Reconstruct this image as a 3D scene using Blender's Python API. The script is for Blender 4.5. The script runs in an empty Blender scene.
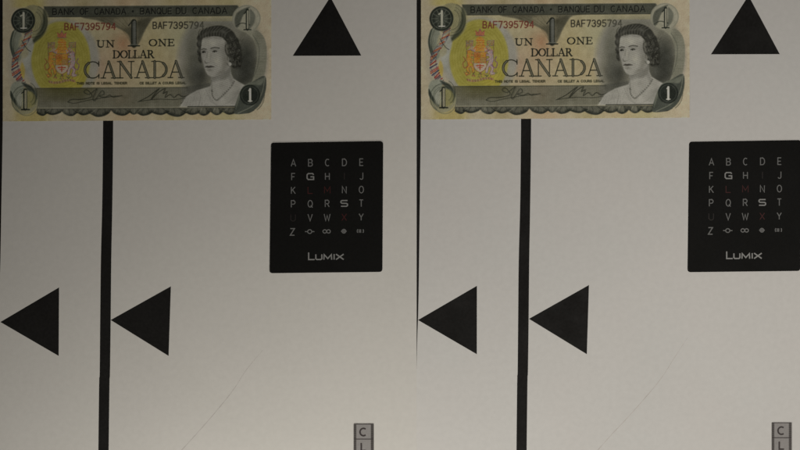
import bpy, math, random
import numpy as np
from mathutils import Vector

# ------------------------------------------------------------------ scene, camera, light
scene = bpy.context.scene
COL = scene.collection
S = 0.455 / 800.0            # metres per unit; the boards are measured in units of 0.57 mm


def P(x, y, z=0.0):
    return Vector(((x - 400) * S, (225 - y) * S, z))


cam_d = bpy.data.cameras.new('camera')
cam = bpy.data.objects.new('camera', cam_d)
COL.objects.link(cam)
cam.location = (0, 0, 1.2)
cam_d.sensor_width = 36
cam_d.lens = 36 * 1.2 / 0.455
cam_d.clip_start = 0.01
cam_d.clip_end = 20
cam_d.dof.use_dof = True
cam_d.dof.focus_distance = 1.172
cam_d.dof.aperture_fstop = 15.0
scene.camera = cam

world = bpy.data.worlds.new('World')
scene.world = world
world.use_nodes = True
world.node_tree.nodes['Background'].inputs[0].default_value = (0.9, 0.95, 1.0, 1)
world.node_tree.nodes['Background'].inputs[1].default_value = 0.006


def lamp(name, x, y, h, size, watts, color):
    d = bpy.data.lights.new(name, 'AREA')
    d.shape = 'DISK'
    d.size = size
    d.energy = watts
    d.color = color
    o = bpy.data.objects.new(name, d)
    COL.objects.link(o)
    o.location = P(x, y, h * S)
    return o


lamp('lower_falloff_light', 250, 800, 400, 0.10, 0.60, (1.0, 0.96, 0.87))  # unseen lamp added below the frame; its falloff imitates lens vignetting
lamp('right_falloff_light', 850, 400, 900, 0.14, 1.44, (1.0, 0.948, 0.865))  # added out of view at right, fitted so brightness drops towards top left

scene.view_settings.view_transform = 'Standard'
scene.view_settings.look = 'None'
scene.view_settings.exposure = 0
scene.view_settings.gamma = 1
scene.view_settings.use_curve_mapping = False

rng = np.random.RandomState(4)
random.seed(4)


def lin(c):
    c = np.asarray(c, dtype=float) / 255.0
    return np.where(c <= 0.04045, c / 12.92, ((c + 0.055) / 1.055) ** 2.4)


# ------------------------------------------------------------------ materials
def new_mat(name, rough=0.7, spec=0.25):
    m = bpy.data.materials.new(name)
    m.use_nodes = True
    nt = m.node_tree
    b = nt.nodes['Principled BSDF']
    b.inputs['Roughness'].default_value = rough
    b.inputs['Specular IOR Level'].default_value = spec
    return m, nt, b


def grain(nt, b, base, amp, scales, bump=0.0, bump_scale=3000, tint=None):
    """base colour modulated by layered noise in object space + fine bump"""
    tc = nt.nodes.new('ShaderNodeTexCoord')
    prev = None
    for i, sc in enumerate(scales):
        n = nt.nodes.new('ShaderNodeTexNoise')
        n.inputs['Scale'].default_value = sc
        n.inputs['Detail'].default_value = 3
        nt.links.new(tc.outputs['Object'], n.inputs['Vector'])
        r = nt.nodes.new('ShaderNodeMapRange')
        r.inputs['From Min'].default_value = 0.3
        r.inputs['From Max'].default_value = 0.7
        r.inputs['To Min'].default_value = 1 - amp[i]
        r.inputs['To Max'].default_value = 1 + amp[i]
        nt.links.new(n.outputs['Fac'], r.inputs['Value'])
        if prev is None:
            prev = r.outputs[0]
        else:
            mu = nt.nodes.new('ShaderNodeMath')
            mu.operation = 'MULTIPLY'
            nt.links.new(prev, mu.inputs[0])
            nt.links.new(r.outputs[0], mu.inputs[1])
            prev = mu.outputs[0]
    sc_ = nt.nodes.new('ShaderNodeVectorMath')
    sc_.operation = 'SCALE'
    if isinstance(base, tuple):
        if tint:
            n = nt.nodes.new('ShaderNodeTexNoise')
            n.inputs['Scale'].default_value = tint[1]
            n.inputs['Detail'].default_value = 2
            nt.links.new(tc.outputs['Object'], n.inputs['Vector'])
            r = nt.nodes.new('ShaderNodeMapRange')
            r.inputs['From Min'].default_value = 0.35
            r.inputs['From Max'].default_value = 0.65
            nt.links.new(n.outputs['Fac'], r.inputs['Value'])
            mx = nt.nodes.new('ShaderNodeMix')
            mx.data_type = 'RGBA'
            mx.inputs[6].default_value = (*base, 1)
            mx.inputs[7].default_value = (*tint[0], 1)
            nt.links.new(r.outputs[0], mx.inputs[0])
            nt.links.new(mx.outputs[2], sc_.inputs[0])
        else:
            sc_.inputs[0].default_value = base
    else:
        nt.links.new(base, sc_.inputs[0])
    nt.links.new(prev, sc_.inputs['Scale'])
    nt.links.new(sc_.outputs[0], b.inputs['Base Color'])
    if bump:
        n = nt.nodes.new('ShaderNodeTexNoise')
        n.inputs['Scale'].default_value = bump_scale
        n.inputs['Detail'].default_value = 4
        nt.links.new(tc.outputs['Object'], n.inputs['Vector'])
        bp = nt.nodes.new('ShaderNodeBump')
        bp.inputs['Strength'].default_value = bump
        bp.inputs['Distance'].default_value = 0.0001
        nt.links.new(n.outputs['Fac'], bp.inputs['Height'])
        nt.links.new(bp.outputs[0], b.inputs['Normal'])


def simple(name, base, rough=0.7, spec=0.25, amp=(0.03, 0.03), scales=(12, 500), bump=0.15, bs=2500, tint=None):
    m, nt, b = new_mat(name, rough, spec)
    grain(nt, b, base, amp, scales, bump, bs, tint)
    return m


M_PAPER = simple('chart_paper', (0.725, 0.705, 0.675), 0.8, 0.15, (0.016, 0.022), (14, 340), 0.3, 1300,
                 tint=((0.721, 0.704, 0.670), 22))
M_PAPER_COOL = simple('chart_paper_cool', (0.712, 0.704, 0.688), 0.8, 0.15, (0.016, 0.022), (14, 340), 0.3, 1300,
                 tint=((0.717, 0.701, 0.684), 18))
M_INK = simple('chart_black_ink', (0.0165, 0.0158, 0.0152), 0.8, 0.08, (0.12, 0.15), (30, 700), 0.15, 1800)
M_SCRATCH = simple('scratch_mark', (0.60, 0.57, 0.545), 0.8, 0.1, (0.05, 0.05), (60, 500), 0)
M_TABLE = simple('table_wood', (0.11, 0.07, 0.045), 0.5, 0.4, (0.2, 0.15), (8, 60), 0.2, 400)
M_CARD = simple('card_black', (0.0088, 0.0087, 0.0082), 0.7, 0.06, (0.08, 0.12), (40, 900), 0.12, 3000)
def worn(m, lo, hi, scale):
    nt = m.node_tree
    tc = nt.nodes.new('ShaderNodeTexCoord')
    n = nt.nodes.new('ShaderNodeTexNoise'); n.inputs['Scale'].default_value = scale; n.inputs['Detail'].default_value = 6
    r = nt.nodes.new('ShaderNodeMapRange')
    r.inputs['From Min'].default_value = .35; r.inputs['From Max'].default_value = .65
    r.inputs['To Min'].default_value = lo; r.inputs['To Max'].default_value = hi
    nt.links.new(tc.outputs['Object'], n.inputs['Vector'])
    nt.links.new(n.outputs['Fac'], r.inputs['Value'])
    nt.links.new(r.outputs[0], nt.nodes['Principled BSDF'].inputs['Roughness'])


worn(M_CARD, .60, .68, 26)
worn(M_INK, .6, .9, 80)
M_CARD_TXT = simple('card_lettering_grey', (0.175, 0.176, 0.174), 0.6, 0.2)
M_CARD_LOGO = simple('card_logo_silver', (0.25, 0.25, 0.245), 0.5, 0.3)
M_CARD_RED = simple('card_lettering_red', (0.050, 0.0085, 0.0085), 0.6, 0.2)
M_CARD_DIM = simple('card_lettering_dim', (0.020, 0.0155, 0.0145), 0.6, 0.2)
M_STRIP = simple('strip_grey', (0.315, 0.30, 0.295), 0.6, 0.2, (0.04, 0.06), (60, 900), 0.1)
M_STRIP_DK = simple('strip_edge_grey', (0.125, 0.118, 0.112), 0.6, 0.2, (0.08, 0.08), (60, 900), 0.1)
M_STRIP_INK = simple('strip_ink', (0.055, 0.045, 0.045), 0.6, 0.2)

M_NOTE, _nt, _b = new_mat('banknote_print', 0.75, 0.15)
_a = _nt.nodes.new('ShaderNodeVertexColor')
_a.layer_name = 'ink'
grain(_nt, _b, _a.outputs['Color'], (0.03, 0.05), (60, 1500), 0.25, 2600)
M_NOTE_BACK = simple('banknote_reverse', (0.36, 0.38, 0.30), 0.75, 0.15)


# ------------------------------------------------------------------ object helpers
def link(name, me, mat=None, parent=None):
    o = bpy.data.objects.new(name, me)
    COL.objects.link(o)
    if mat is not None and len(me.materials) == 0:
        me.materials.append(mat)
    if parent is not None:
        o.parent = parent
    return o


def thing(name, loc, label, cat, group=None):
    o = bpy.data.objects.new(name, None)
    o.empty_display_size = 0.02
    COL.objects.link(o)
    o.location = loc
    o['label'] = label
    o['category'] = cat
    if group:
        o['group'] = group
    return o


def copy_thing(src, loc, label):
    c = src.copy()
    COL.objects.link(c)
    c.location = loc
    c['label'] = label
    for ch in src.children:
        d = ch.copy()
        COL.objects.link(d)
        d.parent = c
        for g in ch.children:
            e = g.copy()
            COL.objects.link(e)
            e.parent = d
    return c


def mesh_from(name, vs, fs):
    me = bpy.data.meshes.new(name)
    me.from_pydata([tuple(v) for v in vs], [], fs)
    me.update()
    return me


def slab(name, poly, z0, z1):
    """closed prism from a counter-clockwise outline in metres"""
    n = len(poly)
    area = sum(poly[i][0] * poly[(i + 1) % n][1] - poly[(i + 1) % n][0] * poly[i][1] for i in range(n))
    if area < 0:
        poly = poly[::-1]
    vs = [(x, y, z0) for x, y in poly] + [(x, y, z1) for x, y in poly]
    fs = [tuple(range(n, 2 * n)), tuple(reversed(range(n)))]
    fs += [(i, (i + 1) % n, n + (i + 1) % n, n + i) for i in range(n)]
    return mesh_from(name, vs, fs)


def rounded(corners, r, seg=5):
    out = []
    n = len(corners)
    for i in range(n):
        p = Vector(corners[i]); a = Vector(corners[i - 1]); b = Vector(corners[(i + 1) % n])
        u = (a - p).normalized(); w = (b - p).normalized()
        q0 = p + u * r; q1 = p + w * r
        for k in range(seg + 1):
            t = k / seg
            q = q0 * (1 - t) ** 2 + p * 2 * t * (1 - t) + q1 * t * t
            out.append((q.x, q.y))
    return out


def ribbon(pts, w, closed=False):
    """flat mitred ribbon along a polyline: returns verts2d, faces"""
    pts = [Vector(p) for p in pts]
    n = len(pts)
    L, R = [], []
    for i in range(n):
        if closed:
            d0 = (pts[i] - pts[i - 1]).normalized(); d1 = (pts[(i + 1) % n] - pts[i]).normalized()
        else:
            d0 = (pts[i] - pts[i - 1]).normalized() if i > 0 else (pts[1] - pts[0]).normalized()
            d1 = (pts[i + 1] - pts[i]).normalized() if i < n - 1 else d0
        n0 = Vector((-d0.y, d0.x)); n1 = Vector((-d1.y, d1.x))
        m = n0 + n1
        if m.length < 1e-5:
            m = n0.copy()
        m.normalize()
        k = 1 / max(0.45, m.dot(n0))
        L.append(pts[i] + m * w / 2 * k); R.append(pts[i] - m * w / 2 * k)
    vs = [(v.x, v.y) for v in L] + [(v.x, v.y) for v in R]
    rngi = range(n) if closed else range(n - 1)
    fs = [(n + i, n + (i + 1) % n, (i + 1) % n, i) for i in rngi]
    return vs, fs


# ------------------------------------------------------------------ stroke alphabet
def arc(cx, cy, rx, ry, a0, a1, n=9):
    return [(cx + rx * math.cos(math.radians(a0 + (a1 - a0) * i / (n - 1))),
             cy + ry * math.sin(math.radians(a0 + (a1 - a0) * i / (n - 1)))) for i in range(n)]


SANS = {
    'A': (.72, [[(0, 0), (.36, 1), (.72, 0)], [(.12, .33), (.6, .33)]]),
    'B': (.62, [[(0, .5), (.4, .5)] + arc(.36, .25, .26, .25, 90, -90) + [(0, 0), (0, 1), (.34, 1)] + arc(.34, .75, .24, .25, 90, -90)]),
    'C': (.64, [arc(.34, .5, .34, .5, 52, 308, 15)]),
    'D': (.64, [[(0, 0), (0, 1), (.28, 1)] + arc(.28, .5, .36, .5, 90, -90, 11) + [(0, 0)]]),
    'E': (.54, [[(.54, 1), (0, 1), (0, 0), (.54, 0)], [(0, .5), (.46, .5)]]),
    'F': (.52, [[(.52, 1), (0, 1), (0, 0)], [(0, .5), (.44, .5)]]),
    'G': (.68, [arc(.35, .5, .35, .5, 50, 330, 15) + [(.68, .48), (.4, .48)]]),
    'H': (.62, [[(0, 0), (0, 1)], [(.62, 0), (.62, 1)], [(0, .5), (.62, .5)]]),
    'I': (.1, [[(.05, 0), (.05, 1)]]),
    'J': (.46, [[(.46, 1), (.46, .25)] + arc(.23, .24, .23, .24, 0, -160, 8)]),
    'K': (.6, [[(0, 0), (0, 1)], [(.58, 1), (.03, .42)], [(.2, .58), (.62, 0)]]),
    'L': (.52, [[(0, 1), (0, 0), (.52, 0)]]),
    'M': (.76, [[(0, 0), (0, 1), (.38, .3), (.76, 1), (.76, 0)]]),
    'N': (.62, [[(0, 0), (0, 1), (.62, 0), (.62, 1)]]),
    'O': (.68, [arc(.34, .5, .34, .5, 0, 360, 19)]),
    'P': (.6, [[(0, 0), (0, 1), (.32, 1)] + arc(.32, .73, .27, .27, 90, -90) + [(0, .46)]]),
    'Q': (.68, [arc(.34, .5, .34, .5, 0, 360, 19), [(.42, .26), (.7, -.06)]]),
    'R': (.62, [[(0, 0), (0, 1), (.32, 1)] + arc(.32, .74, .27, .26, 90, -90) + [(0, .48)], [(.32, .48), (.62, 0)]]),
    'S': (.6, [arc(.3, .75, .28, .25, 25, 265, 10) + arc(.3, .25, .3, .26, 85, -155, 10)]),
    'T': (.62, [[(0, 1), (.62, 1)], [(.31, 1), (.31, 0)]]),
    'U': (.64, [[(0, 1), (0, .32)] + arc(.32, .32, .32, .32, 180, 360, 9) + [(.64, 1)]]),
    'V': (.68, [[(0, 1), (.34, 0), (.68, 1)]]),
    'W': (.92, [[(0, 1), (.23, 0), (.46, .8), (.69, 0), (.92, 1)]]),
    'X': (.66, [[(0, 0), (.66, 1)], [(0, 1), (.66, 0)]]),
    'Y': (.66, [[(0, 1), (.33, .48), (.66, 1)], [(.33, .48), (.33, 0)]]),
    'Z': (.6, [[(0, 1), (.6, 1), (0, 0), (.6, 0)]]),
    '7': (.56, [[(0, 1), (.56, 1), (.2, 0)]]),
    '3': (.56, [arc(.26, .76, .26, .24, 150, -80, 9) + arc(.27, .26, .29, .27, 80, -155, 10)]),
    '9': (.58, [arc(.29, .68, .28, .31, 0, 360, 15), [(.57, .68), (.52, .25), (.22, 0), (.05, .04)]]),
    '5': (.56, [[(.52, 1), (.06, 1), (.04, .56)] + arc(.26, .31, .29, .31, 110, -150, 11)]),
    '4': (.6, [[(.46, 0), (.46, 1), (0, .3), (.62, .3)]]),
    '1': (.3, [[(0, .78), (.2, 1), (.2, 0)]]),
}
# serif capitals: (width, thick strokes, thin strokes)
SERIF = {
    'U': (.78, [[(.14, .97), (.14, .3), (.2, .1), (.36, .02), (.5, .04)]], [[(.5, .03), (.62, .12), (.65, .3), (.65, .97)], [(0, .98), (.28, .98)], [(.52, .98), (.78, .98)]]),
    'N': (.82, [[(.14, .96), (.68, .04)]], [[(.14, .98), (.14, .02)], [(.68, 0), (.68, .98)], [(0, .98), (.2, .98)], [(0, .02), (.28, .02)], [(.54, .98), (.82, .98)]]),
    'O': (.84, [arc(.42, .5, .37, .47, 125, 235, 8), arc(.42, .5, .37, .47, -55, 55, 8)], [arc(.42, .5, .37, .48, 45, 135, 7), arc(.42, .5, .37, .48, 225, 315, 7)]),
    'E': (.66, [[(.15, .02), (.15, .98)]], [[(0, .98), (.6, .98), (.6, .8)], [(0, .02), (.63, .02), (.64, .22)], [(.15, .52), (.48, .52)], [(.48, .42), (.48, .62)]]),
    'D': (.84, [[(.16, .02), (.16, .98)], arc(.34, .5, .44, .47, -52, 52, 9)], [[(0, .98), (.4, .98), (.62, .9)], [(0, .02), (.4, .02), (.62, .1)]]),
    'L': (.64, [[(.15, .02), (.15, .98)]], [[(0, .98), (.3, .98)], [(0, .02), (.6, .02), (.63, .26)]]),
    'A': (.88, [[(.43, .98), (.74, .03)]], [[(.42, 1), (.12, .02)], [(0, .02), (.26, .02)], [(.58, .02), (.88, .02)], [(.22, .34), (.6, .34)]]),
    'R': (.8, [[(.15, .02), (.15, .98)], arc(.36, .75, .2, .21, -60, 60, 7), [(.36, .5), (.68, .02)]], [[(0, .98), (.42, .97)], [(.15, .51), (.42, .52)], [(0, .02), (.28, .02)], [(.6, .02), (.8, .02)]]),
    'C': (.8, [arc(.44, .5, .4, .47, 122, 238, 9)], [arc(.44, .5, .4, .48, 40, 125, 8), arc(.44, .5, .4, .48, 235, 322, 8), [(.745, .98), (.745, .72)], [(.75, .02), (.75, .24)]]),
}

# ------------------------------------------------------------------ banknote artwork (flat print)
X0, X1, Y0, Y1 = 421.0, 689.4, -4.6, 118.6       # sheet of the note in board units
STEP = 0.34
NX = int((X1 - X0) / STEP) + 1
NY = int((Y1 - Y0) / STEP) + 1
gx = np.linspace(X0, X1, NX)
gy = np.linspace(Y0, Y1, NY)
GX, GY = np.meshgrid(gx, gy)
IMG = np.zeros((NY, NX, 3))
PART = np.zeros((NY, NX), dtype=int)
YY = GY


def box(x0, x1, y0, y1, pad=1.2):
    i0 = max(0, int((x0 - pad - X0) / (X1 - X0) * (NX - 1))); i1 = min(NX, int((x1 + pad - X0) / (X1 - X0) * (NX - 1)) + 2)
    j0 = max(0, int((y0 - pad - Y0) / (Y1 - Y0) * (NY - 1))); j1 = min(NY, int((y1 + pad - Y0) / (Y1 - Y0) * (NY - 1)) + 2)
    if i1 <= i0 or j1 <= j0:
        return None
    return (slice(j0, j1), slice(i0, i1))


def put(sl, mask, color, op=1.0):
    m = (mask * op)[..., None]
    IMG[sl] = IMG[sl] * (1 - m) + np.asarray(color, float) * m


def sm(d, soft):
    return np.clip(0.5 - d / soft, 0, 1)


def ell(cx, cy, rx, ry, color, op=1.0, soft=0.8, rot=0, part=None, ring=None):
    R = max(rx, ry)
    sl = box(cx - R, cx + R, cy - R, cy + R, soft + 1)
    if sl is None:
        return
    x = GX[sl] - cx; y = YY[sl] - cy
    c, s = math.cos(math.radians(rot)), math.sin(math.radians(rot))
    u = (x * c + y * s) / rx; v = (-x * s + y * c) / ry
    r = np.sqrt(u * u + v * v) + 1e-9
    d = (r - 1) * min(rx, ry)
    if ring:
        d2 = np.abs(d) - ring / 2
        put(sl, sm(d2, soft), color, op)
    else:
        put(sl, sm(d, soft), color, op)
    if part is not None:
        PART[sl][d < 0.1] = part


def glow(cx, cy, rx, ry, color, op=1.0, power=1.6, rot=0):
    R = max(rx, ry) * 1.8
    sl = box(cx - R, cx + R, cy - R, cy + R)
    if sl is None:
        return
    x = GX[sl] - cx; y = YY[sl] - cy
    c, s = math.cos(math.radians(rot)), math.sin(math.radians(rot))
    u = (x * c + y * s) / rx; v = (-x * s + y * c) / ry
    put(sl, np.exp(-(u * u + v * v) ** (power / 2)), color, op)


def polymask(poly, soft=0.8, pad=1.5):
    xs = [p[0] for p in poly]; ys = [p[1] for p in poly]
    sl = box(min(xs), max(xs), min(ys), max(ys), pad)
    if sl is None:
        return None, None
    x = GX[sl]; y = YY[sl]
    inside = np.zeros(x.shape, bool)
    dist = np.full(x.shape, 1e9)
    n = len(poly)
    for i in range(n):
        ax, ay = poly[i]; bx, by = poly[(i + 1) % n]
        cond = ((ay > y) != (by > y))
        if ay != by:
            xi = ax + (y - ay) * (bx - ax) / (by - ay)
            inside ^= cond & (x < xi)
        dx, dy = bx - ax, by - ay
        t = np.clip(((x - ax) * dx + (y - ay) * dy) / (dx * dx + dy * dy + 1e-12), 0, 1)
        dist = np.minimum(dist, np.hypot(x - ax - t * dx, y - ay - t * dy))
    return sl, np.where(inside, -dist, dist)


def smooth(pts, n=4, closed=True):
    """Catmull-Rom through the points"""
    out = []
    N = len(pts)
    for i in range(N if closed else N - 1):
        g = (lambda k: pts[k % N]) if closed else (lambda k: pts[min(max(k, 0), N - 1)])
        p0, p1, p2, p3 = g(i - 1), g(i), g(i + 1), g(i + 2)
        for k in range(n):
            t = k / n
            out.append(tuple(0.5 * (2 * p1[a] + (p2[a] - p0[a]) * t + (2 * p0[a] - 5 * p1[a] + 4 * p2[a] - p3[a]) * t * t
                                    + (3 * p1[a] - p0[a] - 3 * p2[a] + p3[a]) * t ** 3) for a in (0, 1)))
    if not closed:
        out.append(tuple(pts[-1]))
    return out


def poly(pts, color, op=1.0, soft=0.8, part=None, curve=False):
    if curve:
        pts = smooth(pts, 4)
    sl, d = polymask(pts, soft, soft + 1)
    if sl is None:
        return
    put(sl, sm(d, soft), color, op)
    if part is not None:
        PART[sl][d < 0.1] = part


def line(pts, w, color, op=1.0, soft=0.6):
    xs = [p[0] for p in pts]; ys = [p[1] for p in pts]
    sl = box(min(xs), max(xs), min(ys), max(ys), w + soft)
    if sl is None:
        return
    x = GX[sl]; y = YY[sl]
    dist = np.full(x.shape, 1e9)
    for (ax, ay), (bx, by) in zip(pts[:-1], pts[1:]):
        dx, dy = bx - ax, by - ay
        t = np.clip(((x - ax) * dx + (y - ay) * dy) / (dx * dx + dy * dy + 1e-12), 0, 1)
        dist = np.minimum(dist, np.hypot(x - ax - t * dx, y - ay - t * dy))
    put(sl, sm(dist - w / 2, soft), color, op)


def text_sans(s, x0, x1, ytop, ybase, w, color, op=1.0, pitch=None, soft=0.6):
    h = ybase - ytop
    if pitch is None:
        tot = sum(SANS[c][0] if c in SANS else .42 for c in s) + .26 * (len(s) - 1)
        k = (x1 - x0) / tot
    cx = x0
    for i, c in enumerate(s):
        if pitch is not None:
            gw = pitch * 0.68
            kk = gw / max(SANS[c][0], .5) if c in SANS else 1
            cx = x0 + i * pitch
        else:
            kk = k
        if c in SANS:
            for st in SANS[c][1]:
                line([(cx + px * kk, ybase - py * h) for px, py in st], w, color, op, soft)
        if pitch is None:
            cx += ((SANS[c][0] if c in SANS else .42) + .26) * k


def serif_glyph(c, x0, x1, ytop, ybase, wt, wn, color, core=None, op=1.0):
    W, th, tn = SERIF[c]
    kx = (x1 - x0) / W
    h = ybase - ytop
    f = lambda st: [(x0 + px * kx, ybase - py * h) for px, py in st]
    for st in th:
        line(f(st), wt, color, op, 0.55)
    for st in tn:
        line(f(st), wn, color, op, 0.55)
    if core:
        for st in th:
            line(f(st), wt * core[1], core[0], 0.9, 0.55)


def text_serif(s, x0, x1, ytop, ybase, wt, wn, color, gap=.1):
    tot = sum(SERIF[c][0] for c in s) + gap * (len(s) - 1)
    k = (x1 - x0) / tot
    cx = x0
    for c in s:
        serif_glyph(c, cx, cx + SERIF[c][0] * k, ytop, ybase, wt, wn, color)
        cx += (SERIF[c][0] + gap) * k


def paint_note():
    full = (slice(0, NY), slice(0, NX))
    # ground tints of the paper
    IMG[:] = (147, 139, 118)
    put(full, np.clip((GX - 655) / 30, 0, 1), (153, 143, 123), 0.9)
    put(full, np.exp(-((GX - 447) / 16) ** 4) * sm(YY - 5, 3), (152, 142, 88), 0.9)
    put(full, np.exp(-((GX - 450) / 18) ** 4) * np.clip((YY - 100) / 10, 0, 1), (146, 134, 82), 0.8)
    for cx, col in ((500, (132, 122, 88)), (545, (150, 128, 98)), (590, (140, 130, 92)), (622, (150, 134, 100)), (645, (138, 132, 92))):
        put(full, np.exp(-((GX - cx) / 16) ** 2) * np.clip((YY - 103) / 6, 0, 1), col, 0.6)
        put(full, np.exp(-((GX - cx) / 16) ** 2) * np.clip((8 - YY) / 6, 0, 1), col, 0.6)
    # inner field: cream with rose and green washes
    sl, d = polymask([(450, 13), (672, 13), (680, 50), (672, 104), (450, 104)], 3)
    put(sl, sm(d, 3), (143, 137, 110), 1.0)
    glow(540, 60, 22, 26, (146, 128, 104), 0.75)
    glow(541, 42, 9, 10, (140, 104, 78), 0.75)
    glow(519, 66, 8, 16, (148, 122, 108), 0.5)
    glow(573, 44, 14, 20, (146, 134, 96), 0.8)
    glow(600, 34, 22, 14, (140, 138, 112), 0.8)
    glow(588, 70, 16, 12, (146, 132, 104), 0.7)
    rr = np.hypot(GX - 548, (YY - 46) * 1.0)
    an = np.arctan2(YY - 46, GX - 548)
    put(full, 0.5 * (0.5 + 0.5 * np.sin(rr * 1.25 + 1.5 * np.sin(an * 9))) * np.exp(-(rr / 42) ** 4), (120, 112, 92), 0.26)
    # lilac ring and olive oval behind the coat of arms
    ell(480, 58, 37.5, 41, (126, 126, 120), 0.85, 4)
    ell(438, 60, 12, 30, (128, 128, 120), 0.35, 6)
    ell(479, 57.5, 29.5, 38.5, (134, 129, 68), 1.0, 2.0, part=8)
    glow(462, 44, 12, 22, (120, 118, 66), 0.3)
    glow(490, 78, 12, 10, (150, 138, 58), 0.5)
    rr = np.hypot(GX - 479, (YY - 57) * .8)
    put(full, (0.5 + 0.5 * np.sin(rr * 2.4)) * sm(rr - 27, 3), (108, 102, 48), 0.22)
    # gathered curtain of fine lines under the banner
    cur = smooth([(500, 15), (514, 18), (528, 23), (540, 28), (547, 34), (549, 43), (553, 46), (558, 40), (562, 31), (567, 22), (573, 16), (590, 13.5), (560, 11), (520, 11)], 3)
    poly(cur, (88, 86, 72), 0.95, 1.6)
    poly(smooth([(533, 17), (548, 15), (556, 17), (549, 24), (541, 27), (534, 23)], 3), (118, 113, 92), 0.7, 3)
    poly(smooth([(556, 20), (569, 16), (563, 27), (557, 37), (556, 28)], 3), (66, 66, 56), 0.55, 2.5)
    for k in range(9):
        line([(512 + k * 7, 14.5), (540 + k * 2.2, 27), (550 + k * .4, 42)], 0.5, (70, 68, 56), 0.35)
    # title banner
    poly([(462, 4), (655, 4), (660, 9), (655, 14.8), (464, 14.8)], (68, 70, 62), 1.0, 0.9, part=1)
    for k in range(7):
        line([(462, 4.9 + k * 1.55), (657, 4.9 + k * 1.55)], 0.5, (84, 86, 76), 0.55)
    line([(462, 4.2), (656, 4.2)], 0.5, (96, 96, 84), 0.7)
    line([(464, 14.6), (656, 14.6)], 0.5, (46, 48, 42), 0.8)
    for (s, a, b) in (('BANK', 471, 492), ('OF', 498.5, 506.5), ('CANADA', 513, 544), ('BANQUE', 558.5, 589.5), ('DU', 594.5, 604), ('CANADA', 611, 645)):
        text_sans(s, a + .5, b + .5, 6.9, 12.7, 1.2, (84, 86, 77), 0.8)
        text_sans(s, a, b, 6.5, 12.3, 0.95, (36, 38, 34), 0.95)
    ell(551, 9.5, 1.1, 1.1, (40, 42, 38))
    # signature band
    poly([(452, 85.5), (606, 85.5), (612, 106), (457, 106)], (96, 95, 82), 1.0, 1.0, part=2)
    poly([(604, 85), (640, 80), (640, 106), (606, 106)], (88, 88, 78), 1.0, 2.0, part=2)
    sl, d = polymask([(454, 85.5), (606, 85.5), (606, 106), (455, 106)])
    m = sm(d, .8)
    put(sl, m * (0.5 + 0.5 * np.sin(GX[sl] * 2.9)), (80, 80, 70), 0.35)
    put(sl, m * np.clip(1 - (YY[sl] - 85) / 16, 0, 1) * np.exp(-((GX[sl] - 484) / 26) ** 4), (76, 74, 42), 0.95)
    put(sl, m * np.exp(-((GX[sl] - 540) / 12) ** 2), (106, 98, 82), 0.5)
    put(sl, m * np.clip((YY[sl] - 98) / 8, 0, 1), (104, 104, 92), 0.6)
    put(sl, m * (0.5 + 0.5 * np.sin(YY[sl] * 3.6)), (112, 110, 96), 0.28)
    line([(455, 86), (606, 86)], 0.6, (66, 67, 56), 0.8)
    line([(456, 105.6), (671, 105.6)], 0.8, (128, 126, 110), 0.8)
    # signatures
    INK = (42, 44, 38)
    s1 = smooth([(486, 99.5), (490, 97), (500, 97), (510, 94), (505, 87.5), (502, 90), (507, 92), (513, 88), (515, 87), (511, 96), (513, 98), (520, 88.5), (522, 92), (517, 94), (523, 95), (528, 93), (531, 95), (540, 93.5)], 5, False)
    line(s1, 0.6, INK, 0.75)
    line([(x + .9, y + .5) for x, y in s1[::1]], 0.4, INK, 0.45)
    line(smooth([(486, 99.8), (493, 101), (507, 98), (530, 94.5), (537, 94)], 5, False), 0.6, INK, 0.75)
    s2 = smooth([(556, 100), (566, 95), (577, 87), (572, 93), (569, 98), (576, 91), (583, 87), (581, 92), (585, 90), (583, 96), (588, 93), (592, 96), (596, 93), (601, 95.5), (606, 93.5)], 5, False)
    line(s2, 0.65, INK, 0.78)
    line([(x + 1.1, y - .4) for x, y in s2], 0.45, INK, 0.5)
    line(smooth([(558, 99.5), (575, 97.5), (592, 98), (604, 97), (599, 102)], 5, False), 0.6, INK, 0.8)
    # scalloped lower border
    PARTB = 3
    xs = np.linspace(455, 672, 200)
    # leaves of different lengths that lean and overlap
    cent = [(460, 7, 7.5, 2), (472, 10, 6.6, -3), (488, 9, 8.0, 3), (503, 9, 7.2, -3), (519, 12, 9.2, -5), (539, 11, 8.0, 4),
            (552, 5, 6.8, 0), (563, 10, 8.2, -3), (577, 11, 7.4, 4), (593, 13, 9.6, 6), (612, 10, 7.6, -4), (622, 7, 8.6, 0),
            (635, 6.5, 8.0, 0), (649, 9, 7.6, -3), (664, 9, 6.0, 3)]
    dep = np.full(xs.shape, 107.2)
    for c, w, h, lean in cent:
        u = (xs - c - lean * .5) / w
        u = np.where(u * lean > 0, u * 1.45, u * .92)
        dep = np.maximum(dep, 106.4 + h * .92 * np.sqrt(np.clip(1 - u * u, 0, 1)))
    pl = [(455, 106.2)] + [(x, y) for x, y in zip(xs, dep)] + [(672, 106.2)]
    poly(pl, (66, 67, 60), 1.0, 1.0, part=PARTB)
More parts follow.
